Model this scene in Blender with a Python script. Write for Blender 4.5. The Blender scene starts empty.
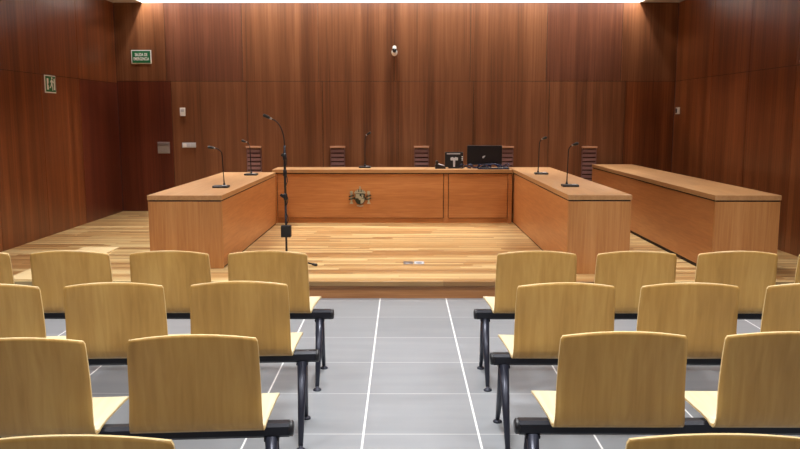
import bpy, bmesh, math, random
from mathutils import Vector, Matrix
random.seed(4)
C = bpy.context.scene.collection
PI = math.pi

# ------------------------------------------------------------------ materials
def srgb(r, g, b):
    f = lambda c: (c/255/12.92) if c/255 <= .04045 else ((c/255+.055)/1.055)**2.4
    return (f(r), f(g), f(b), 1)

def plain(name, col, rough=.5, metal=0, bump=0, emit=0, spec=.5):
    m = bpy.data.materials.new(name); m.use_nodes = True
    nt = m.node_tree; b = nt.nodes['Principled BSDF']
    b.inputs['Roughness'].default_value = rough; b.inputs['Metallic'].default_value = metal
    b.inputs['Specular IOR Level'].default_value = spec
    tc = nt.nodes.new('ShaderNodeTexCoord'); n = nt.nodes.new('ShaderNodeTexNoise')
    n.inputs['Scale'].default_value = 40; n.inputs['Detail'].default_value = 3
    nt.links.new(tc.outputs['Object'], n.inputs['Vector'])
    mx = nt.nodes.new('ShaderNodeMix'); mx.data_type = 'RGBA'
    mx.inputs[6].default_value = tuple(c*.9 for c in col[:3])+(1,); mx.inputs[7].default_value = tuple(min(1, c*1.1) for c in col[:3])+(1,)
    nt.links.new(n.outputs['Fac'], mx.inputs[0]); nt.links.new(mx.outputs[2], b.inputs['Base Color'])
    if bump:
        bp = nt.nodes.new('ShaderNodeBump'); bp.inputs['Strength'].default_value = bump; bp.inputs['Distance'].default_value = .002
        n2 = nt.nodes.new('ShaderNodeTexNoise'); n2.inputs['Scale'].default_value = 300
        nt.links.new(tc.outputs['Object'], n2.inputs['Vector']); nt.links.new(n2.outputs['Fac'], bp.inputs['Height'])
        nt.links.new(bp.outputs['Normal'], b.inputs['Normal'])
    if emit:
        b.inputs['Emission Color'].default_value = col; b.inputs['Emission Strength'].default_value = emit
    return m

def wood(name, dark, mid, light, band, fine, rough=.4, spec=.5, rand=False, fine_amt=.5, coat=0):
    """grained wood: band = mapping scale of the broad veneer bands, fine = of the fine grain"""
    m = bpy.data.materials.new(name); m.use_nodes = True
    nt = m.node_tree; b = nt.nodes['Principled BSDF']; L = nt.links.new
    b.inputs['Roughness'].default_value = rough; b.inputs['Specular IOR Level'].default_value = spec
    if coat:
        b.inputs['Coat Weight'].default_value = coat; b.inputs['Coat Roughness'].default_value = .12
    tc = nt.nodes.new('ShaderNodeTexCoord'); src = tc.outputs['Object']
    if rand:
        oi = nt.nodes.new('ShaderNodeObjectInfo'); ad = nt.nodes.new('ShaderNodeVectorMath'); ad.operation = 'MULTIPLY_ADD'
        cb = nt.nodes.new('ShaderNodeCombineXYZ')
        for k in range(3): L(oi.outputs['Random'], cb.inputs[k])
        ad.inputs[1].default_value = (7, 13, 5); L(cb.outputs[0], ad.inputs[0]); L(src, ad.inputs[2]); src = ad.outputs[0]
    def noise(scale, detail, dist=0):
        mp = nt.nodes.new('ShaderNodeMapping'); mp.inputs['Scale'].default_value = scale; L(src, mp.inputs['Vector'])
        n = nt.nodes.new('ShaderNodeTexNoise'); n.inputs['Scale'].default_value = 1; n.inputs['Detail'].default_value = detail
        n.inputs['Distortion'].default_value = dist; L(mp.outputs[0], n.inputs['Vector']); return n.outputs['Fac']
    n1 = noise(band, 2, .2); n2 = noise(fine, 5, .6)
    mx = nt.nodes.new('ShaderNodeMix'); mx.data_type = 'FLOAT'; mx.inputs[0].default_value = fine_amt
    L(n1, mx.inputs[2]); L(n2, mx.inputs[3])
    r = nt.nodes.new('ShaderNodeValToRGB'); e = r.color_ramp.elements
    e[0].position = .33; e[0].color = dark; e[1].position = .68; e[1].color = light
    x = e.new(.5); x.color = mid
    L(mx.outputs[0], r.inputs[0]); L(r.outputs[0], b.inputs['Base Color'])
    bp = nt.nodes.new('ShaderNodeBump'); bp.inputs['Strength'].default_value = .08; bp.inputs['Distance'].default_value = .002
    L(n2, bp.inputs['Height']); L(bp.outputs['Normal'], b.inputs['Normal'])
    return m

def plank_floor():
    m = bpy.data.materials.new('strip_parquet'); m.use_nodes = True
    nt = m.node_tree; b = nt.nodes['Principled BSDF']; L = nt.links.new
    b.inputs['Roughness'].default_value = .3; b.inputs['Specular IOR Level'].default_value = .5
    tc = nt.nodes.new('ShaderNodeTexCoord'); sp = nt.nodes.new('ShaderNodeSeparateXYZ'); L(tc.outputs['Object'], sp.inputs[0])
    def math_(op, a, bb=None):
        n = nt.nodes.new('ShaderNodeMath'); n.operation = op
        for i, v in enumerate((a, bb)):
            if v is None: continue
            if isinstance(v, (int, float)): n.inputs[i].default_value = v
            else: L(v, n.inputs[i])
        return n.outputs[0]
    v = math_('DIVIDE', sp.outputs['Y'], .07); row = math_('FLOOR', v)
    w1 = nt.nodes.new('ShaderNodeTexWhiteNoise'); w1.noise_dimensions = '1D'; L(row, w1.inputs['W'])
    u = math_('ADD', math_('DIVIDE', sp.outputs['X'], 1.5), math_('MULTIPLY', w1.outputs['Value'], 9.0)); col = math_('FLOOR', u)
    cb = nt.nodes.new('ShaderNodeCombineXYZ'); L(row, cb.inputs[0]); L(col, cb.inputs[1])
    w2 = nt.nodes.new('ShaderNodeTexWhiteNoise'); w2.noise_dimensions = '2D'; L(cb.outputs[0], w2.inputs['Vector'])
    r = nt.nodes.new('ShaderNodeValToRGB'); e = r.color_ramp.elements
    e[0].position = 0; e[0].color = srgb(154, 110, 64); e[1].position = 1; e[1].color = srgb(218, 190, 136)
    for p, c in ((.3, srgb(178, 136, 86)), (.6, srgb(196, 158, 104))): x = e.new(p); x.color = c
    L(w2.outputs['Value'], r.inputs[0])
    mp = nt.nodes.new('ShaderNodeMapping'); mp.inputs['Scale'].default_value = (1.5, 60, 1); L(tc.outputs['Object'], mp.inputs[0])
    n = nt.nodes.new('ShaderNodeTexNoise'); n.inputs['Scale'].default_value = 1; n.inputs['Detail'].default_value = 4; L(mp.outputs[0], n.inputs['Vector'])
    rr = nt.nodes.new('ShaderNodeMapRange'); rr.inputs[1].default_value = .3; rr.inputs[2].default_value = .7; rr.inputs[3].default_value = .72; rr.inputs[4].default_value = 1.12
    L(n.outputs['Fac'], rr.inputs[0])
    fy = math_('FRACT', v); seam = math_('MULTIPLY', math_('GREATER_THAN', fy, .04), 1.0); seam = math_('ADD', math_('MULTIPLY', seam, .35), .65)
    fx = math_('FRACT', u); sx = math_('ADD', math_('MULTIPLY', math_('GREATER_THAN', fx, .004), .3), .7)
    k = math_('MULTIPLY', math_('MULTIPLY', rr.outputs[0], seam), sx)
    mv = nt.nodes.new('ShaderNodeVectorMath'); mv.operation = 'SCALE'; L(r.outputs[0], mv.inputs[0]); L(k, mv.inputs['Scale'])
    L(mv.outputs[0], b.inputs['Base Color'])
    return m

def tile_floor(x0, y0, t):
    m = bpy.data.materials.new('grey_stone_tile'); m.use_nodes = True
    nt = m.node_tree; b = nt.nodes['Principled BSDF']; L = nt.links.new
    b.inputs['Specular IOR Level'].default_value = .5
    tc = nt.nodes.new('ShaderNodeTexCoord'); sp = nt.nodes.new('ShaderNodeSeparateXYZ'); L(tc.outputs['Object'], sp.inputs[0])
    def math_(op, a, bb=None):
        n = nt.nodes.new('ShaderNodeMath'); n.operation = op
        for i, v in enumerate((a, bb)):
            if v is None: continue
            if isinstance(v, (int, float)): n.inputs[i].default_value = v
            else: L(v, n.inputs[i])
        return n.outputs[0]
    u = math_('DIVIDE', math_('SUBTRACT', sp.outputs['X'], x0), t); v = math_('DIVIDE', math_('SUBTRACT', sp.outputs['Y'], y0), t)
    def line(c, w):
        f = math_('FRACT', math_('ADD', c, .5)); return math_('LESS_THAN', math_('ABSOLUTE', math_('SUBTRACT', f, .5)), w)
    lu = line(u, .0085); lv = line(v, .0075)
    cb = nt.nodes.new('ShaderNodeCombineXYZ'); L(math_('FLOOR', u), cb.inputs[0]); L(math_('FLOOR', v), cb.inputs[1])
    w2 = nt.nodes.new('ShaderNodeTexWhiteNoise'); w2.noise_dimensions = '2D'; L(cb.outputs[0], w2.inputs['Vector'])
    mp = nt.nodes.new('ShaderNodeMapping'); mp.inputs['Scale'].default_value = (1.2, 9, 1); L(tc.outputs['Object'], mp.inputs[0])
    n = nt.nodes.new('ShaderNodeTexNoise'); n.inputs['Scale'].default_value = 1; n.inputs['Detail'].default_value = 5; L(mp.outputs[0], n.inputs['Vector'])
    s = math_('ADD', math_('MULTIPLY', w2.outputs['Value'], .3), math_('MULTIPLY', n.outputs['Fac'], .7))
    r = nt.nodes.new('ShaderNodeValToRGB'); e = r.color_ramp.elements
    e[0].position = .2; e[0].color = srgb(126, 130, 134); e[1].position = .8; e[1].color = srgb(142, 145, 149); L(s, r.inputs[0])
    m1 = nt.nodes.new('ShaderNodeMix'); m1.data_type = 'RGBA'; L(lv, m1.inputs[0]); L(r.outputs[0], m1.inputs[6]); m1.inputs[7].default_value = srgb(178, 180, 182)
    m2 = nt.nodes.new('ShaderNodeMix'); m2.data_type = 'RGBA'; L(lu, m2.inputs[0]); L(m1.outputs[2], m2.inputs[6]); m2.inputs[7].default_value = srgb(236, 236, 236)
    L(m2.outputs[2], b.inputs['Base Color']); b.inputs['Roughness'].default_value = .32
    return m

WALL = dict(band=(5.5, 5.5, .12), fine=(45, 45, .9))
wall_a = wood('walnut_panel_brown', srgb(92, 54, 33), srgb(116, 72, 45), srgb(138, 91, 60), rough=.34, fine_amt=.45, **WALL)
wall_b = wood('walnut_panel_red', srgb(88, 45, 23), srgb(118, 64, 33), srgb(148, 86, 47), rough=.33, fine_amt=.45, **WALL)
wall_c = wood('walnut_panel_dark', srgb(78, 34, 22), srgb(96, 44, 28), srgb(116, 58, 38), rough=.35, fine_amt=.45, **WALL)
wall_d = wood('walnut_panel_grey_brown', srgb(82, 47, 33), srgb(102, 61, 43), srgb(122, 77, 56), rough=.3, fine_amt=.45, **WALL)
desk_long = wood('cherry_long_grain', srgb(168, 106, 58), srgb(184, 120, 68), srgb(198, 136, 82), (.6, .6, 5), (3, 3, 45), rough=.38)
desk_up = wood('cherry_upright_grain', srgb(166, 108, 58), srgb(182, 124, 70), srgb(196, 140, 84), (7, 7, .5), (50, 50, 2.5), rough=.38)
desk_top = wood('cherry_worktop', srgb(164, 118, 74), srgb(178, 132, 86), srgb(190, 146, 100), (5, .5, 5), (40, 2.5, 40), rough=.36)
desk_top_x = wood('cherry_worktop_across', srgb(164, 118, 74), srgb(178, 132, 86), srgb(190, 146, 100), (.5, 5, 5), (2.5, 40, 40), rough=.36)
step_wood = wood('step_fascia', srgb(138, 90, 50), srgb(158, 107, 63), srgb(178, 127, 80), (.6, 8, 8), (2, 60, 60), rough=.35)
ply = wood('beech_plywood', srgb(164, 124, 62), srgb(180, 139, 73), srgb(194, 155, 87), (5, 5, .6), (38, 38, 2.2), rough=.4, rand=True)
ply_seat_lit = wood('beech_plywood_seat_lit', srgb(202, 186, 148), srgb(212, 198, 162), srgb(218, 206, 172), (5, .6, 5), (38, 2.2, 38), rough=.38, rand=True)  # same beech as the backs, paler: overhead light painted into the colour
ply_edge = plain('pale_ply_edge', srgb(216, 188, 134), .5)
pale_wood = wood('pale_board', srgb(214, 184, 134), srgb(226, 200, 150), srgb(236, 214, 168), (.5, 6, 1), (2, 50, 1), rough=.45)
seam_dark = plain('shadow_gap_black', srgb(40, 22, 14), .8)
black = plain('black_plastic', srgb(24, 24, 28), .4, bump=.1)
black_metal = plain('black_coated_metal', srgb(30, 31, 40), .38, .3)
grey_metal = plain('charcoal_coated_metal', srgb(48, 50, 62), .35, .4)
chrome = plain('brushed_steel', srgb(170, 172, 176), .3, .9)
silver = plain('silver_plastic', srgb(196, 198, 204), .35, .2)
plate_grey = plain('warm_grey_plate', srgb(150, 142, 138), .45)
white = plain('white_plastic', srgb(232, 232, 230), .4)
white_paint = plain('white_paint', srgb(240, 240, 238), .8)
ceil_mat = plain('ceiling_board', srgb(206, 196, 188), .85)
green = plain('sign_green', srgb(8, 112, 66), .45)
sign_white = plain('sign_white', srgb(252, 253, 250), .45)
navy = plain('navy_glossy_plastic', srgb(22, 28, 58), .25)
screen_back = plain('dark_monitor_shell', srgb(18, 19, 26), .3)
brass = plain('antique_silver', srgb(184, 184, 166), .4, .55)
pewter = plain('dark_pewter', srgb(58, 66, 60), .4, .6)
grille_mat = wood('grille_slat_wood', srgb(118, 84, 82), srgb(134, 100, 98), srgb(148, 114, 110), (1, 8, 8), (4, 60, 60), rough=.35)
grille_dark = plain('grille_dark_gap', srgb(84, 48, 42), .7)
grille_top = wood('grille_cap_wood', srgb(170, 122, 92), srgb(184, 136, 104), srgb(198, 152, 120), (1, 8, 8), (4, 60, 60), rough=.4)
lens_mat = plain('black_lens', srgb(8, 8, 10), .08)

# ------------------------------------------------------------------ mesh helpers
class MB:
    def __init__(s): s.bm = bmesh.new()
    def box(s, c, d, bev=0, rot=None, mi=0):
        g = bmesh.ops.create_cube(s.bm, size=1); vs = g['verts']
        bmesh.ops.scale(s.bm, vec=d, verts=vs)
        if bev:
            es = {e for v in vs for e in v.link_edges}
            r = bmesh.ops.bevel(s.bm, geom=list(es), offset=bev, segments=2, profile=.5, affect='EDGES'); vs = list({v for f in r['faces'] for v in f.verts} | {v for v in vs if v.is_valid})
        if rot: bmesh.ops.transform(s.bm, matrix=rot, verts=vs)
        bmesh.ops.translate(s.bm, vec=c, verts=vs)
        for f in {f for v in vs for f in v.link_faces}: f.material_index = mi
        return s
    def span(s, x0, x1, y0, y1, z0, z1, bev=0, mi=0):
        return s.box(((x0+x1)/2, (y0+y1)/2, (z0+z1)/2), (x1-x0, y1-y0, z1-z0), bev, None, mi)
    def tube(s, pts, rad, n=10, mi=0):
        pts = [Vector(p) for p in pts]
        rr = rad if isinstance(rad, (list, tuple)) else [rad]*len(pts)
        rings = []; up = None
        for i, p in enumerate(pts):
            t = (pts[min(i+1, len(pts)-1)]-pts[max(i-1, 0)]).normalized()
            if up is None: up = Vector((0, 0, 1)) if abs(t.z) < .9 else Vector((1, 0, 0))
            a = t.cross(up).normalized(); b = a.cross(t).normalized(); up = b
            rings.append([s.bm.verts.new(p+rr[i]*(math.cos(2*PI*k/n)*a+math.sin(2*PI*k/n)*b)) for k in range(n)])
        fs = []
        for r0, r1 in zip(rings, rings[1:]):
            for k in range(n): fs.append(s.bm.faces.new((r0[k], r0[(k+1) % n], r1[(k+1) % n], r1[k])))
        for f in fs: f.smooth = True
        fs.append(s.bm.faces.new(rings[0][::-1])); fs.append(s.bm.faces.new(rings[-1]))
        for f in fs: f.material_index = mi
        return s
    def lathe(s, c, prof, n=24, axis='Z', mi=0):
        rings = []
        def P(r, h, a):
            x, y = r*math.cos(a), r*math.sin(a)
            v = {'Z': (x, y, h), 'Y': (x, h, y), 'X': (h, x, y)}[axis]
            return Vector(c)+Vector(v)
        for r, h in prof: rings.append([s.bm.verts.new(P(max(r, 1e-4), h, 2*PI*k/n)) for k in range(n)])
        fs = []
        for r0, r1 in zip(rings, rings[1:]):
            for k in range(n): f = s.bm.faces.new((r0[k], r0[(k+1) % n], r1[(k+1) % n], r1[k])); f.smooth = True; fs.append(f)
        fs.append(s.bm.faces.new(rings[0][::-1])); fs.append(s.bm.faces.new(rings[-1]))
        for f in fs: f.material_index = mi
        return s
    def prism(s, pts, y0, y1, mi=0, off=(0, 0, 0)):
        """polygon in XZ extruded along Y"""
        o = Vector(off)
        a = [s.bm.verts.new(Vector((x, y0, z))+o) for x, z in pts]; b = [s.bm.verts.new(Vector((x, y1, z))+o) for x, z in pts]
        n = len(pts); fs = [s.bm.faces.new(a), s.bm.faces.new(b[::-1])]
        for k in range(n): fs.append(s.bm.faces.new((a[k], b[k], b[(k+1) % n], a[(k+1) % n])))
        for f in fs: f.material_index = mi
        return s
    def disc(s, x, z, r, y0, y1, n=16, rz=None):
        return s.prism([(x+r*math.cos(2*PI*k/n), z+(rz or r)*math.sin(2*PI*k/n)) for k in range(n)], y0, y1)
    def build(s, name, mats, parent=None, loc=None):
        bmesh.ops.recalc_face_normals(s.bm, faces=s.bm.faces)
        me = bpy.data.meshes.new(name); s.bm.to_mesh(me); s.bm.free()
        for m in (mats if isinstance(mats, (list, tuple)) else [mats]): me.materials.append(m)
        o = bpy.data.objects.new(name, me); C.objects.link(o)
        if parent: o.parent = parent
        if loc: o.location = loc
        return o

def tag(o, label=None, cat=None, group=None, kind=None):
    if label: o['label'] = label
    if cat: o['category'] = cat
    if group: o['group'] = group
    if kind: o['kind'] = kind
    return o
def thing(name, loc, label, cat, group=None, rz=0):
    o = bpy.data.objects.new(name, None); C.objects.link(o); o.location = loc; o.rotation_euler = (0, 0, rz)
    o.empty_display_size = .1
    return tag(o, label, cat, group)
def struct(o): o['kind'] = 'structure'; return o
def copy_thing(root, loc, label, rz=None):
    def cp(o, parent):
        c = o.copy(); C.objects.link(c)
        if parent: c.parent = parent
        for ch in o.children: cp(ch, c)
        return c
    r = cp(root, None); r.location = loc; r['label'] = label
    if rz is not None: r.rotation_euler = (0, 0, rz)
    return r
def text_mesh(s, size, depth=.002):
    cu = bpy.data.curves.new('lettering', 'FONT'); cu.body = s; cu.size = size; cu.extrude = depth; cu.align_x = 'CENTER'; cu.align_y = 'CENTER'; cu.space_line = 1.0; cu.offset = .0016; cu.space_character = 1.08
    o = bpy.data.objects.new('lettering', cu); C.objects.link(o)
    bpy.context.view_layer.update()
    me = bpy.data.meshes.new_from_object(o.evaluated_get(bpy.context.evaluated_depsgraph_get()))
    bpy.data.objects.remove(o); bpy.data.curves.remove(cu)
    me.transform(Matrix.Rotation(PI/2, 4, 'X')); return me

# ------------------------------------------------------------------ the room
XL, XR, YB, YF, ZC, S = -4.45, 4.24, 12.3, -2.0, 3.385, .16
struct(MB().span(XL-.1, XR+.1, YF-.1, 6.96, -.1, 0).build('floor', tile_floor(-.203, 6.87, .6)))
pf = MB().span(XL, XR, 6.95, YB, 0, S-.045, mi=1).span(XL, XR, 6.93, YB, S-.045, S, .004, mi=0)
struct(pf.build('platform', [plank_floor(), step_wood]))

def panels(name, rects, plane, fixed, thick, mats):
    """wall made of flush veneered panels: rects (a0, a1, z0, z1, material index) over one backing"""
    m = MB(); g = .003
    sgn = 1 if thick > 0 else -1
    for a0, a1, z0, z1, mi in rects:
        if plane == 'Y': m.span(a0+g, a1-g, min(fixed, fixed+thick), max(fixed, fixed+thick), z0+g, z1-g, .002, mi)
        else: m.span(min(fixed, fixed+thick), max(fixed, fixed+thick), a0+g, a1-g, z0+g, z1-g, .002, mi)
    a0 = min(r[0] for r in rects); a1 = max(r[1] for r in rects); z0 = min(r[2] for r in rects); z1 = max(r[3] for r in rects)
    lo, hi = sorted((fixed+sgn*.006, fixed+sgn*.1))
    if plane == 'Y': m.span(a0, a1, lo, hi, z0, z1, 0, 3)
    else: m.span(lo, hi, a0, a1, z0, z1, 0, 3)
    return struct(m.build(name, mats))
WM = [wall_a, wall_b, wall_c, seam_dark, wall_d]
ZS = 2.195
up = [XL, -3.675, -2.483, -1.305, -.13, 1.05, 2.231, 3.389, XR]; lo_ = [XL, -3.61, -2.43, -1.25, -.07, 1.11, 2.29, 3.47, XR]
r = [(a, b, ZS, ZC, t) for a, b, t in zip(up, up[1:], (0, 4, 0, 0, 0, 0, 4, 0))]
r += [(a, b, S, ZS, t) for a, b, t in zip(lo_, lo_[1:], (2, 0, 0, 0, 0, 0, 0, 1))]
panels('wall_back', r, 'Y', YB, .05, WM)
ys = [YF, -.9, .28, 1.46, 2.64, 3.82, 5.0, 6.18, 7.36, 8.54, 9.70, 10.86, YB]
r = [(a, b, ZS-.03, ZC, 1) for a, b in zip(ys, ys[1:])]
r += [(a, b, 0 if b < 7 else S*0, ZS-.03, 2 if b == YB else 1) for a, b in zip(ys, ys[1:])]
panels('wall_left', r, 'X', XL, -.05, WM)
r = [(a, b, ZS, ZC, 1) for a, b in zip(ys, ys[1:])] + [(a, b, 0, ZS, 1) for a, b in zip(ys, ys[1:])]
panels('wall_right', r, 'X', XR, .05, WM)
panels('wall_rear', [(a, b, 0, ZC, 1) for a, b in zip(up, up[1:])], 'Y', YF, -.05, WM)
# ceiling with a lit slot along the back wall
RX0, RX1, RY0, RZ = -4.0, 3.64, 11.62, 4.0
cm = MB().span(XL-.1, XR+.1, YF-.1, RY0, ZC, ZC+.1).span(XL-.1, RX0, RY0, YB+.1, ZC, ZC+.1).span(RX1, XR+.1, RY0, YB+.1, ZC, ZC+.1)
struct(cm.build('ceiling', ceil_mat))
sl = MB().span(RX0-.05, RX1+.05, YB, YB+.1, ZC, RZ).span(RX0-.05, RX1+.05, RY0-.05, RY0, ZC+.1, RZ).span(RX0-.05, RX0, RY0, YB, ZC+.1, RZ, 0, 1).span(RX1, RX1+.05, RY0, YB, ZC+.1, RZ, 0, 1).span(RX0-.05, RX1+.05, RY0-.05, YB+.1, RZ, RZ+.05)
struct(sl.build('trim_1', [white_paint, grey_metal]))
bl = MB(); nb = 48  # unseen blades added to limit the slot light and shape the corner shadows
for k in [j for j in range(nb+1) if j not in (1, 2, nb-2, nb-1)]:
    x = RX0+(RX1-RX0)*k/nb; bl.span(x-.003, x+.003, RY0, YB-.02, 3.47, 3.80)
struct(bl.build('added_light_baffles', black))

# ------------------------------------------------------------------ desks
TZ, TT = .916, .048
def desk_arm(name, loc, x0, x1, y0, y1, inner, label, TZ=.916):
    """desk running away from the viewer; inner = side ('L' or 'R') carrying the long closed panel"""
    t = thing(name, (x0, y0, S), label, 'desk')
    w, d, h = x1-x0, y1-y0, TZ-S
    MB().span(0, w, 0, d, h-TT, h, .003).build('worktop', desk_top, t)
    q = .005
    MB().span(q, w-q, q, q+.035, 0, h-TT-.014, .002).build('end_panel', desk_up, t)
    MB().span(q, w-q, d-q-.035, d-q, 0, h-TT-.014, .002).build('end_panel', desk_up, t)
    xa = w-q-.03 if inner == 'R' else q
    MB().span(xa, xa+.03, q+.037, d-q-.037, .014 if x0 < 2.5 else .035, h-TT-.014, .002).build('side_panel', desk_long, t)
    MB().span(xa+.006, xa+.024, q+.037, d-q-.037, 0, .013 if x0 < 2.5 else .034).build('plinth', seam_dark, t)
    MB().span(q+.007, w-q-.007, q+.007, d-q-.007, h-TT-.0135, h-TT-.0005).build('support_rail', seam_dark, t)
    for yy in (d/3, 2*d/3):
        MB().span(q+.05, w-q-.05, yy, yy+.03, 0, h-TT-.014).build('support_panel', desk_up, t)
    return t
desk_arm('side_desk', None, -2.487, -1.76, 7.53, 10.78, 'R', 'cherry wood side desk with two microphones left of the platform centre', .885)
desk_arm('side_desk', None, 1.557, 2.157, 7.272, 11.4, 'L', 'cherry wood side desk with two microphones right of the platform centre')
t = desk_arm('side_desk', None, 2.92, 3.538, 7.238, 12.14, 'L', 'long bare cherry wood desk beside the right wall'); t.rotation_euler.z = -.0063
# main bench
t = thing('judges_bench', (-1.823, 10.868, S), 'wide cherry wood bench facing the room with a metal crest on its front', 'desk')
W, D, Hh = 3.365, .54, TZ-S
MB().span(0, W, 0, D, Hh-TT, Hh, .003).build('worktop', desk_top_x, t)
fy = .014
MB().span(.069, 2.395, fy, fy+.03, .075, Hh-TT-.014, .002).build('front_panel', desk_long, t)
MB().span(2.472, 3.296, fy, fy+.03, .075, Hh-TT-.014, .002).build('front_panel', desk_long, t)
for a, b in ((.004, .060), (2.405, 2.463), (3.305, 3.361)):
    MB().span(a, b, fy-.003, fy+.05, 0, Hh-TT-.014, .002).build('post', desk_long, t)
MB().span(.063, 3.302, fy+.012, fy+.04, 0, .068).build('plinth', desk_long, t)
MB().span(.006, W-.006, fy+.035, fy+.05, .0, Hh-TT-.0005).build('backing_panel', seam_dark, t)
MB().span(.008, W-.008, fy+.004, fy+.035, Hh-TT-.013, Hh-TT-.0005).build('support_rail', seam_dark, t)
MB().span(.01, .045, fy+.055, D-.02, 0, Hh-TT-.004).build('end_panel', desk_up, t)
MB().span(W-.045, W-.01, fy+.055, D-.02, 0, Hh-TT-.004).build('end_panel', desk_up, t)
# crest on the bench front (relief 0.36 x 0.33)
cr = MB()
sh = [(-.075, .06), (.075, .06), (.075, -.06), (.05, -.105), (0, -.125), (-.05, -.105), (-.075, -.06)]
cr.prism(sh, 0, .012)
cr.prism([(-.06, .055), (.06, .055), (.066, .09), (.04, .13), (-.04, .13), (-.066, .09)], .004, .012)
crest = cr.build('crest', pewter, t, loc=(1.227, fy-.0115, .366)); crest.scale = (.9, .9, .84)
crest['label'] = 'antique silver coat of arms with crown and two pillars'
m = MB()
m.prism([(-.07, .055), (-.006, .055), (-.006, -.015), (-.07, -.015)], -.005, 0).prism([(.008, -.02), (.07, -.02), (.066, -.06), (.045, -.095), (.008, -.11)], -.005, 0)
m.prism([(.02, .045), (.03, .05), (.04, .045), (.055, .05), (.05, .0), (.06, -.012), (.02, -.012), (.03, .0)], -.004, 0)
m.disc(0, -.012, .026, -.009, 0, rz=.032)
m.prism([(-.056, .04), (-.046, .04), (-.046, .0), (-.056, .0)], -.009, -.005).prism([(-.032, .04), (-.02, .04), (-.02, 0), (-.032, 0)], -.009, -.005)
m.build('shield', brass, crest)
m = MB()
m.prism([(-.07, .066), (.07, .066), (.074, .086), (-.074, .086)], -.004, .01)
for a in (-62, -32, 0, 32, 62):
    p = [(.085*math.sin(math.radians(a)*k/5)*(1 if k < 5 else 1), 0) for k in range(1)]
    x = .06*math.sin(math.radians(a)); z = .086+.05*math.cos(math.radians(a))
    m.prism([(x*.9-.006, .086), (x*.9+.006, .086), (x+.012, z-.012), (x, z+.004), (x-.012, z-.012)], -.004, .01)
m.disc(0, .148, .014, -.006, .01).prism([(-.005, .158), (.005, .158), (.005, .186), (-.005, .186)], -.002, .008).prism([(-.014, .17), (.014, .17), (.014, .178), (-.014, .178)], -.002, .008)
m.build('crown', brass, crest).scale = (1.22, 1, 1)
for sx in (-1, 1):
    m = MB(); x = sx*.135
    m.prism([(x-.013, -.085), (x+.013, -.085), (x+.013, .06), (x-.013, .06)], -.003, .008)
    m.prism([(x-.026, .062), (x+.026, .062), (x+.022, .08), (x-.022, .08)], -.005, .01)
    m.prism([(x-.018, .082), (x+.018, .082), (x+.024, .106), (x+.008, .097), (x, .112), (x-.008, .097), (x-.024, .106)], -.003, .01)
    m.prism([(x-.028, -.108), (x+.028, -.108), (x+.022, -.087), (x-.022, -.087)], -.005, .01)
    m.build('pillar', brass, crest)
    m = MB()
    for z0 in (-.045, .005): m.prism([(x-.04, z0), (x+.04, z0+.018), (x+.04, z0+.036), (x-.04, z0+.018)], -.008, -.003)
    m.prism([(x-sx*.04, -.05), (x-sx*.04-sx*.02, -.03), (x-sx*.05, .01), (x-sx*.034, .0)], -.006, .004)
    m.build('ribbon', pewter, crest)
m = MB()
m.prism([(-.05, -.132), (0, -.144), (.05, -.132), (.05, -.146), (0, -.158), (-.05, -.146)], -.003, .008)
m.build('ribbon', brass, crest)

# ------------------------------------------------------------------ desk microphones
def desk_mic(loc, tip, label, base=(.085, .06), dx=0):
    """gooseneck microphone: loc on the worktop, tip = offset of its head from the foot of the neck"""
    t = thing('gooseneck_microphone', loc, label, 'microphone', 'gooseneck microphones on the desks')
    bx, by = base
    MB().box((dx, 0, .0125), (bx*2, by*2, .025), .008).build('base', black, t)
    MB().box((dx+bx*.45, -by*.35, .0265), (bx*.5, by*.7, .005), .001).build('button', silver, t)
    tx, ty, tz = tip
    pts = []
    for k in range(15):
        u = k/14
        if u < .6: pts.append((tx*.15*u/.6, ty*.2*u, .02+(tz*.86-.02)*u/.6))
        else:
            w = (u-.6)/.4; a = w*PI/2*.9
            pts.append((tx*.15+tx*.85*(w**1.5), ty*.12+ty*.88*w**1.5, tz*.86+tz*.14*math.sin(a)))
    nk = MB().tube(pts, [.007]*2+[.0055]*13, 8).build('neck', black_metal, t)
    MB().lathe((0, 0, .024), [(.013, 0), (.013, .012), (.008, .03)], 12).build('neck_socket', black, t)
    p1 = Vector(pts[-1]); d = (Vector(pts[-1])-Vector(pts[-2])).normalized()
    MB().tube([p1-d*.005, p1+d*.02, p1+d*.05, p1+d*.062], [.011, .0165, .0165, .008], 10).build('microphone_head', black, t)
    MB().tube([p1-d*.02, p1-d*.004], [.0095, .0105], 10).build('collar', chrome, t)
    return t
desk_mic((-1.925, 8.38, .885), (-.095, -.05, .43), 'black gooseneck microphone on the left side desk, nearer the viewer', dx=-.035)
desk_mic((-1.985, 10.2, .885), (-.055, -.05, .44), 'black gooseneck microphone at the far end of the left side desk')
desk_mic((1.733, 9.95, TZ), (.045, -.05, .455), 'black gooseneck microphone at the far end of the right side desk', dx=.04)
desk_mic((1.727, 8.17, TZ), (.05, -.05, .44), 'black gooseneck microphone on the right side desk, nearer the viewer', dx=.035)
desk_mic((-.542, 11.23, TZ), (.035, .0, .48), 'black gooseneck microphone on the main bench above the crest', (.085, .05))

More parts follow.
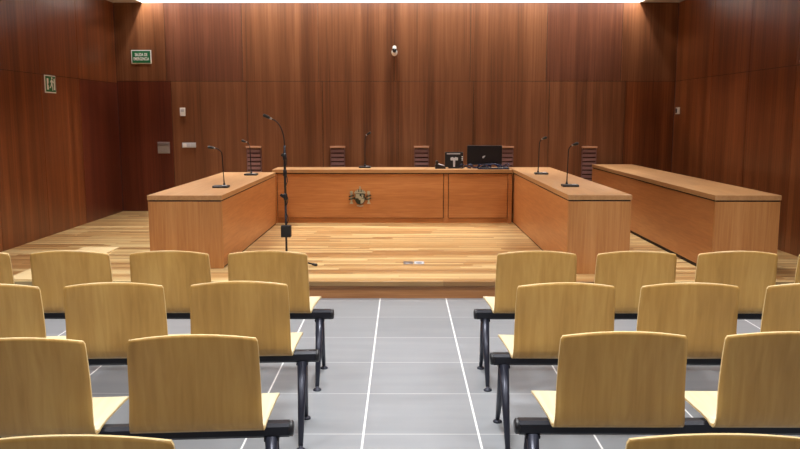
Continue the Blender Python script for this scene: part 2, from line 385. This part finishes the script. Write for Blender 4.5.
# ------------------------------------------------------------------ standing microphone
t = thing('microphone_stand', (-1.17, 7.74, S), 'tall thin black microphone stand with curved neck on the wooden platform', 'microphone stand')
MB().tube([(0, 0, .07), (0, 0, .62)], .011, 10).build('pole', black_metal, t)
MB().tube([(0, 0, .60), (0, 0, 1.10), (0, 0, 1.2)], [.0125, .0125, .010], 10).build('upper_pole', black_metal, t)
MB().box((.003, -.01, .345), (.10, .07, .12), .006).build('control_box', black, t)
for z, dx in ((.69, -.03), (.93, .0), (1.09, -.012)):
    MB().lathe((0, 0, z-.035), [(.013, 0), (.02, .01), (.02, .06), (.013, .07)], 12).build('clamp', black, t)
    if dx: MB().box((dx, 0, z+.01), (.05, .016, .03), .004, Matrix.Rotation(.6, 4, 'Y')).build('knob', black, t)
cbp = [(.012+.014*math.sin(k*1.15), -.012+.01*math.cos(k*.9), .42+.78*k/22) for k in range(23)]
MB().tube(cbp, .0045, 6).build('cable', black, t)
gp = [(0, 0, 1.19)]
for k in range(13):
    a = k/12*PI/2
    gp.append((-.13+.13*math.cos(a), 0, 1.22+.245*math.sin(a)*.98))
gp.append((-.155, 0, 1.478))
MB().tube(gp, .0055, 8).build('gooseneck', black_metal, t)
MB().tube([(-.135, 0, 1.468), (-.16, 0, 1.482), (-.195, 0, 1.497), (-.205, 0, 1.50)], [.011, .016, .017, .009], 10).build('microphone_head', black, t)
MB().tube([(-.118, 0, 1.461), (-.137, 0, 1.469)], [.010, .0115], 10).build('collar', chrome, t)
hub = MB().lathe((0, 0, .05), [(.014, 0), (.022, .008), (.022, .04), (.014, .05)], 14).build('hub', black, t)
for a in (-14, 106, 226):
    ca, sa = math.cos(math.radians(a)), math.sin(math.radians(a))
    lg = MB().tube([(.02*ca, .02*sa, .075), (.14*ca, .14*sa, .045), (.29*ca, .29*sa, .018)], .0085, 8).build('leg', black_metal, t)
    MB().tube([(.275*ca, .275*sa, .020), (.30*ca, .30*sa, .0145), (.325*ca, .325*sa, .0145)], [.0125, .0145, .013], 8).build('rubber_foot', black, lg)

# ------------------------------------------------------------------ things on the bench
t = thing('monitor', (1.174, 11.17, TZ), 'black computer monitor seen from behind on the main bench', 'monitor'); t.scale.z = .955
MB().box((0, 0, .195), (.50, .03, .29), .008).box((0, .012, .195), (.34, .03, .2), .01).build('screen', screen_back, t)
MB().box((0, .03, .10), (.05, .02, .19), .004).build('neck', black, t)
MB().box((0, .04, .006), (.22, .16, .012), .003).build('base', black, t)
MB().prism([(-.022, -.014), (-.006, -.02), (.022, .012), (.018, .02), (-.014, .012)], -.003, .003).build('badge', silver, t, loc=(-.012, -.0165, .17))
m = MB()
for k in range(5):
    pts = []
    for j in range(17):
        a = j/16*PI*2*.9+k
        pts.append((-.30+.13*k+.09*math.cos(a), -.09+.028*math.sin(a*1.4+k), .010+.026*(1+math.sin(a*2+k*1.7))+.002*k))
    m.tube(pts, .009, 6)
tag(m.build('cable_bundle', navy, loc=(1.2, 11.135, TZ)), 'tangle of dark blue cables lying in front of the monitor', 'cable')
t = thing('keyboard', (1.22, 10.955, TZ), 'flat dark keyboard lying on the bench in front of the monitor', 'keyboard')
MB().box((.06, .0, .008), (.44, .12, .014), .003).build('case', navy, t)
m = MB()
for i in range(14):
    for j in range(4): m.box((-.135+i*.03, -.042+j*.028, .0175), (.024, .022, .006), .001)
m.build('keys', black, t)
t = thing('touch_screen', (.735, 11.12, TZ), 'small black screen with pale T-shaped bracket on its back, left of the monitor', 'screen'); t.scale.z = .93
MB().box((0, 0, .135), (.26, .045, .23), .006).build('case', black, t)
MB().box((0, .03, .012), (.16, .14, .02), .004).build('base', black, t)
MB().prism([(-.05, .125), (.052, .125), (.055, .165), (.018, .175), (0, .16), (-.018, .175), (-.052, .165)], -.03, -.023).prism([(-.013, .025), (.013, .025), (.015, .125), (-.015, .125)], -.03, -.023).build('bracket', silver, t)
MB().box((-.01, -.024, .225), (.19, .004, .012), .001).build('light_strip', silver, t)
for z in (.13, .155, .18): MB().box((.115, -.025, z), (.018, .008, .012), .002).build('connector', white, t)
t = thing('telephone', (.535, 11.11, TZ), 'low black desk telephone left of the small black screen', 'telephone')
MB().prism([(-.07, 0), (.075, 0), (.075, .035), (-.05, .07), (-.07, .06)], -.09, .09).build('body', black, t)
MB().tube([(-.045, -.10, .085), (-.045, -.06, .098), (-.045, .06, .098), (-.045, .10, .085)], [.022, .016, .016, .022], 10).build('handset', black, t)
MB().prism([(-.035, .0672), (.06, .041), (.06, .044), (-.035, .0702)], -.07, .07).build('note_sheet', white, t)

# ------------------------------------------------------------------ wall fittings
for i, x in enumerate((-2.338, -1.02, .298, 1.63, 2.935)):
    nm = ('leftmost of the five slatted wooden wall grilles, behind the left side desk', 'second slatted wooden wall grille from the left, behind the main bench',
          'middle slatted wooden wall grille, just left of the small black screen', 'slatted wooden wall grille partly hidden by the monitor',
          'rightmost slatted wooden wall grille, near the far end of the right desk')[i]
    if i == 0:
        t = thing('wall_grille', (x, YB-.001, S), nm, 'grille', 'slatted grilles along the back wall')
        MB().span(-.105, .105, -.02, 0, .12, 1.0).build('backing', grille_dark, t)
        MB().span(-.118, .118, -.06, 0, 1.0, 1.03, .003).build('cap', grille_top, t)
        for k in range(13):
            z = .13+k*.0668
            MB().prism([(-.1, 0), (.1, 0), (.1, .046), (-.1, .046)], -.05, -.021, off=(0, 0, z)).build('slat', grille_mat, t)
        for sx in (-1, 1): MB().box((sx*.109, -.015, .56), (.008, .03, .88)).build('side_rail', grille_mat, t)
        g0 = t
    else: copy_thing(g0, (x, YB-.001, S), nm)

def sign(loc, rz, w, h, label):
    t = thing('exit_sign', loc, label, 'sign', None, rz)
    MB().box((0, -.006, 0), (w, .012, h), .002).build('panel', sign_white, t)
    MB().box((0, -.0135, 0), (w-.028, .003, h-.028)).build('green_field', green, t)
    return t
t = sign((-4.05, YB, 2.567), 0, .31, .21, 'green rectangular sign with white two-line lettering high on the back wall')
me = text_mesh('SALIDA DE\nEMERGENCIA', .066, .0015); me.materials.append(sign_white)
o = bpy.data.objects.new('lettering', me); C.objects.link(o); o.parent = t; o.location = (0, -.0162, 0); o.scale = (.54, 1, .78)
me.transform(Matrix.Diagonal((1.06, 1, 1.25, 1)))
t = sign((XL, 9.945, 2.053), PI/2, .30, .22, 'green exit sign with white running figure and doorway on the left wall')
m = MB(); a, b = -.019, -.015
m.disc(.025, .066, .013, a, b)
m.prism([(.008, .05), (.035, .048), (.03, .0), (.004, -.002)], a, b)
m.prism([(.03, .046), (.062, .02), (.056, .01), (.024, .034)], a, b).prism([(.01, .048), (-.02, .025), (-.016, .015), (.012, .032)], a, b)
m.prism([(.004, .004), (.02, .002), (-.008, -.038), (-.035, -.05), (-.038, -.04), (-.016, -.03)], a, b).prism([(.014, .004), (.03, .002), (.044, -.035), (.04, -.074), (.03, -.074), (.032, -.036)], a, b)
o = m.build('running_figure', sign_white, t); o.scale = (1.15, 1, 1.1); o.location = (.004, 0, .002)
m = MB().prism([(-.11, -.072), (-.068, -.072), (-.068, .07), (-.11, .07)], a, b); m.build('doorway', sign_white, t)
m = MB().prism([(-.085, -.004), (-.062, .016), (-.062, .004), (-.01, .004), (-.01, -.012), (-.062, -.012), (-.062, -.024)], -.021, -.0185); m.build('arrow', green, t)
m = MB().prism([(.085, -.072), (.112, -.072), (.112, .072), (.085, .072)], a, b); m.build('door_leaf', sign_white, t)

t = thing('thermostat', (-3.44, YB, 1.722), 'small white thermostat on the back wall above the socket strip', 'thermostat')
MB().box((0, -.012, 0), (.085, .024, .13), .006).build('case', white, t)
MB().box((0, -.025, .02), (.05, .003, .04), .001).build('display', silver, t)
t = thing('access_panel', (-3.76, YB, 1.165), 'grey square metal plate on the dark panel of the back wall', 'panel')
MB().box((0, -.008, 0), (.19, .016, .18), .004).build('plate', plate_grey, t)
MB().box((0, -.018, .05), (.165, .006, .035), .002).build('cover_strip', chrome, t)
MB().box((0, -.017, -.03), (.165, .004, .09), .002).build('door', plate_grey, t)
t = thing('socket_strip', (-3.36, YB, 1.205), 'pale strip of three sockets on the back wall under the thermostat', 'socket')
MB().box((0, -.006, 0), (.215, .012, .08), .003).build('plate', silver, t)
for k in (-1, 0, 1):
    MB().box((k*.066, -.0145, 0), (.055, .006, .055), .003).build('socket', white if k < 0 else silver, t)
t = thing('light_switch', (XR, 12.11, 1.74), 'small white switch on the right wall near the back corner', 'switch', None, -PI/2)
MB().box((0, -.007, 0), (.16, .014, .10), .003).build('plate', white, t)
MB().box((.035, -.0155, 0), (.055, .006, .07), .002).build('rocker', white, t)
MB().box((-.035, -.0155, 0), (.055, .006, .07), .002).build('dark_rocker', black, t)

t = thing('security_camera', (-.125, YB, 2.66), 'small white dome camera with black lens high on the back wall', 'camera'); t.scale = (.78, .9, .82)
MB().lathe((0, 0, .055), [(.042, 0), (.042, -.02), (.036, -.03), (.03, -.034)], 20, 'Y').build('mount', white, t)
MB().tube([(0, -.02, .05), (0, -.045, .03), (0, -.06, .0)], .02, 12).build('arm', white, t)
MB().lathe((0, -.065, -.045), [(.004, -.06), (.035, -.048), (.055, -.02), (.06, .01), (.05, .045), (.02, .064)], 20, 'Z').build('dome', white, t)
MB().lathe((0, -.09, -.005), [(.038, .0), (.042, -.03), (.034, -.045), (.015, -.052), (.002, -.054)], 20, 'Y').build('lens', lens_mat, t)

# ------------------------------------------------------------------ on the platform floor
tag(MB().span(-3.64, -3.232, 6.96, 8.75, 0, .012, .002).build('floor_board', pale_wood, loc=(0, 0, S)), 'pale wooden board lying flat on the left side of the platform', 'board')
t = thing('floor_socket', (.115, 7.84, S), 'flat two-part metal socket plate set in the platform boards', 'floor socket')
MB().box((-.055, 0, .003), (.10, .13, .006), .001).build('plate', chrome, t)
MB().box((.055, 0, .003), (.10, .13, .006), .001).build('plate', silver, t)
MB().box((.055, -.03, .0075), (.06, .02, .003), .001).build('flap', grey_metal, t)

# ------------------------------------------------------------------ audience seating
ZB = .42
def shell(part):
    """bent plywood shell: profile in (y, z), y = 0 at the beam; back and seat meet at the bend"""
    if part == 'back':
        prof = [(-.125, .842), (-.122, .80), (-.116, .74), (-.108, .66), (-.103, .58), (-.099, .52), (-.094, .485), (-.084, .46), (-.068, .447), (-.05, .446)]
    else:
        prof = [(-.05, .446), (-.022, .4585), (.03, .463), (.09, .464), (.16, .4645), (.22, .465), (.262, .464), (.285, .457), (.298, .444)]
    # resample
    P = []
    for (a, b), (c, d) in zip(prof, prof[1:]):
        for k in range(3): P.append((a+(c-a)*k/3, b+(d-b)*k/3))
    P.append(prof[-1]); n = len(P); NS = 24; th = .009
    bm = bmesh.new(); F = []; B = []
    for i, (y, z) in enumerate(P):
        u = i/(n-1); y0, z0 = P[max(i-1, 0)]; y1, z1 = P[min(i+1, n-1)]
        t = Vector((0, y1-y0, z1-z0)).normalized(); nrm = Vector((0, -t.z, t.y))   # back: points to +y (front) / seat: up
        if part == 'back':
            nrm = Vector((0, -t.z, t.y)); hw = .238+.016*u**.8
            d = z-.842
            cor = .007
            dz = max(0, cor+(z-.842))/cor
        else:
            hw = .255+.028*min(1, u*1.4); dz = max(0, (i-(n-7))/6)
            cor = .03
        if dz > 0: hw -= cor*.8*(1-math.sqrt(max(0, 1-dz*dz)))
        rf, rb = [], []
        for k in range(NS+1):
            s = -1+2*k/NS; x = s*hw
            if part == 'back':
                fade = max(0, min(1, (z-.44)/.15)); yy = y+.022*s*s*fade; zz = z-.023*s*s*max(0, min(1, (z-.7)/.14))
            else:
                fade = min(1, u*2); yy = y-.012*s*s*max(0, u-.7)/.3; zz = z+.004*s*s*fade
            p = Vector((x, yy, zz))
            rf.append(bm.verts.new(p+nrm*th/2)); rb.append(bm.verts.new(p-nrm*th/2))
        F.append(rf); B.append(rb)
    for i in range(n-1):
        for k in range(NS):
            for G in (F, B):
                f = bm.faces.new((G[i][k], G[i][k+1], G[i+1][k+1], G[i+1][k])); f.smooth = True
        for k in (0, NS):
            f = bm.faces.new((F[i][k], F[i+1][k], B[i+1][k], B[i][k])); f.material_index = 1
    for i in (0, n-1):
        for k in range(NS):
            f = bm.faces.new((F[i][k], F[i][k+1], B[i][k+1], B[i][k])); f.material_index = 1
    w = MB(); w.bm.free(); w.bm = bm
    return w

def make_chair(loc, label, group):
    t = thing('beam_chair', loc, label, 'chair', group)
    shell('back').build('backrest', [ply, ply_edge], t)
    shell('seat').build('seat', [ply_seat_lit, ply_edge], t)
    MB().span(-.07, .07, -.012, .05, ZB+.0295, .4565).span(-.09, .09, .05, .2, .447, .4575).build('seat_bracket', black_metal, t)
    return t
def make_beam(loc, x0, x1, legs, label):
    """beam along X from the aisle end; legs = x of each pair of legs"""
    t = thing('seating_beam', loc, label, 'seating beam', 'black beams carrying the seats')
    m = MB(); h, d, c = .029, .029, .012
    prof = [(-d+c, -h), (d-c, -h), (d, -h+c), (d, h-c), (d-c, h), (-d+c, h), (-d, h-c), (-d, -h+c)]
    a = [m.bm.verts.new((x0, y, z+ZB)) for y, z in prof]; b = [m.bm.verts.new((x1, y, z+ZB)) for y, z in prof]
    m.bm.faces.new(a); m.bm.faces.new(b[::-1])
    for k in range(8): m.bm.faces.new((a[k], b[k], b[(k+1) % 8], a[(k+1) % 8]))
    m.build('beam', black_metal, t)
    for x, sg in ((x0, -1), (x1, 1)):
        MB().lathe((x, 0, ZB), [(.031, -sg*.004), (.032, sg*.012), (.024, sg*.017), (.002, sg*.018)], 16, 'X').build('end_cap', black, t)
    for x in legs:
        MB().span(x-.03, x+.03, -.026, .026, ZB-.045, ZB-.0285, .004).build('leg_clamp', black_metal, t)
        for sy in (-1, 1):
            lg = MB().tube([(x, sy*.012, ZB-.03), (x, sy*.106, .21), (x, sy*.205, .022)], [.026, .019, .012], 12).build('leg', grey_metal, t)
            MB().lathe((x, sy*.208, 0), [(.025, 0), (.025, .006), (.018, .012), (.009, .016), (.009, .026)], 16).build('foot', grey_metal, lg)
    return t

rows = [('front', 4.736, 4), ('second', 3.874, 3), ('third', 2.943, 2), ('nearest', 2.028, 1)]
where = {'front': 'front row by the platform', 'second': 'second row from the platform', 'third': 'third row from the platform', 'nearest': 'row nearest the viewer'}
place = ['aisle end', 'second place from the aisle', 'third place from the aisle', 'cut by the photo edge']
ANG = {('left', 'second'): .055, ('left', 'third'): .07}
DY = {('left', 'third'): -.035, ('left', 'second'): -.015, ('right', 'third'): .015, ('right', 'second'): -.045, ('left', 'nearest'): -.035, ('right', 'nearest'): -.022}
proto = None
XS = {('right', 'front'): (.812, 1.415, 2.025, 2.632), ('right', 'second'): (.80, 1.405, 2.018), ('right', 'third'): (.837, 1.458), ('right', 'nearest'): (.815,),
      ('left', 'front'): (-.816, -1.411, -2.014, -2.618), ('left', 'second'): (-.812, -1.418, -2.01), ('left', 'third'): (-.788, -1.416), ('left', 'nearest'): (-.823,)}
for side, sg in (('left', -1), ('right', 1)):
    for rname, Y, n in rows:
        xs = XS[side, rname]
        e = (.462 if sg > 0 else -.445); far = xs[-1]+sg*.33
        a = ANG.get((side, rname), 0); ta = math.tan(a)
        at = lambda x: Y+DY.get((side, rname), 0)+(x-sg*.8)*ta
        L1 = 'black beam on tapered legs carrying the %s block %s' % (side, where[rname])
        make_beam((0, at(0), 0), min(e, far)/math.cos(a), max(e, far)/math.cos(a), [sg*.516, xs[-1]+sg*.28 if n > 1 else sg*1.06], L1).rotation_euler.z = a
        for k, x in enumerate(xs):
            if n == 1: lab = 'beech plywood chair at the bottom photo edge, %s of the aisle' % side
            elif rname == 'second' and k == 2: lab = 'beech plywood chair in the %s block second row, cut by the photo edge' % side
            else: lab = 'beech plywood chair, %s block, %s, %s' % (side, where[rname], place[k])
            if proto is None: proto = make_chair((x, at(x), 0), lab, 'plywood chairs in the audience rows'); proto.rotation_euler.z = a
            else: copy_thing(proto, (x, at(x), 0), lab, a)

# ------------------------------------------------------------------ light
def area(name, loc, sx, sy, power, col=(1, .95, .88), rot=(0, 0, 0), spread=180):
    l = bpy.data.lights.new(name, 'AREA'); l.shape = 'RECTANGLE'; l.size = sx; l.size_y = sy; l.energy = power; l.color = col; l.spread = math.radians(spread)
    o = bpy.data.objects.new(name, l); C.objects.link(o); o.location = loc; o.rotation_euler = rot
    return o
area('slot_light', ((RX0+RX1)/2, 12.0, 3.97), RX1-RX0-1.0, .28, 600, (.98, .98, .98))
for x in (RX0+.115, RX1-.115):
    area('slot_end_added_light', (x, 12.02, ZC+.25), .04, .04, 14, (1, .96, .9))  # unseen lamps added at the slot ends to sharpen the corner shadow edges
for x in (-2.7, 0, 2.7):
    for y in (2.9, 5.4):
        area('ceiling_and_fill_light', (x, y, ZC-.01), .6, .6, 50, (.99, .995, 1), spread=120)
    area('ceiling_and_fill_light', (x, .4, ZC-.01), .6, .6, 27, (.99, .995, 1), spread=140)  # unseen fill lights, added to brighten the chair backs
    for y in (8.0, 10.3):
        area('ceiling_and_fill_light', (x, y, ZC-.01), .5, .5, {-2.7: 31, 0: 34}.get(x, 23), (1, .985, .96), spread=105)
w = bpy.data.worlds.new('room_ambience'); bpy.context.scene.world = w; w.use_nodes = True
w.node_tree.nodes['Background'].inputs[0].default_value = (.02, .02, .02, 1)

# ------------------------------------------------------------------ camera
cam = bpy.data.cameras.new('camera'); cam.sensor_width = 36; cam.lens = 778/800*36; cam.clip_start = .05
co = bpy.data.objects.new('camera', cam); C.objects.link(co); co.location = (0, 0, 1.635)
co.rotation_euler = (PI/2-math.atan((224.5-117.6)/778), 0, .0032)
sc = bpy.context.scene; sc.camera = co
sc.view_settings.view_transform = 'Standard'; sc.view_settings.look = 'None'; sc.view_settings.gamma = 1; sc.view_settings.use_curve_mapping = False
sc.view_settings.exposure = 0
sc.cycles.use_denoising = True
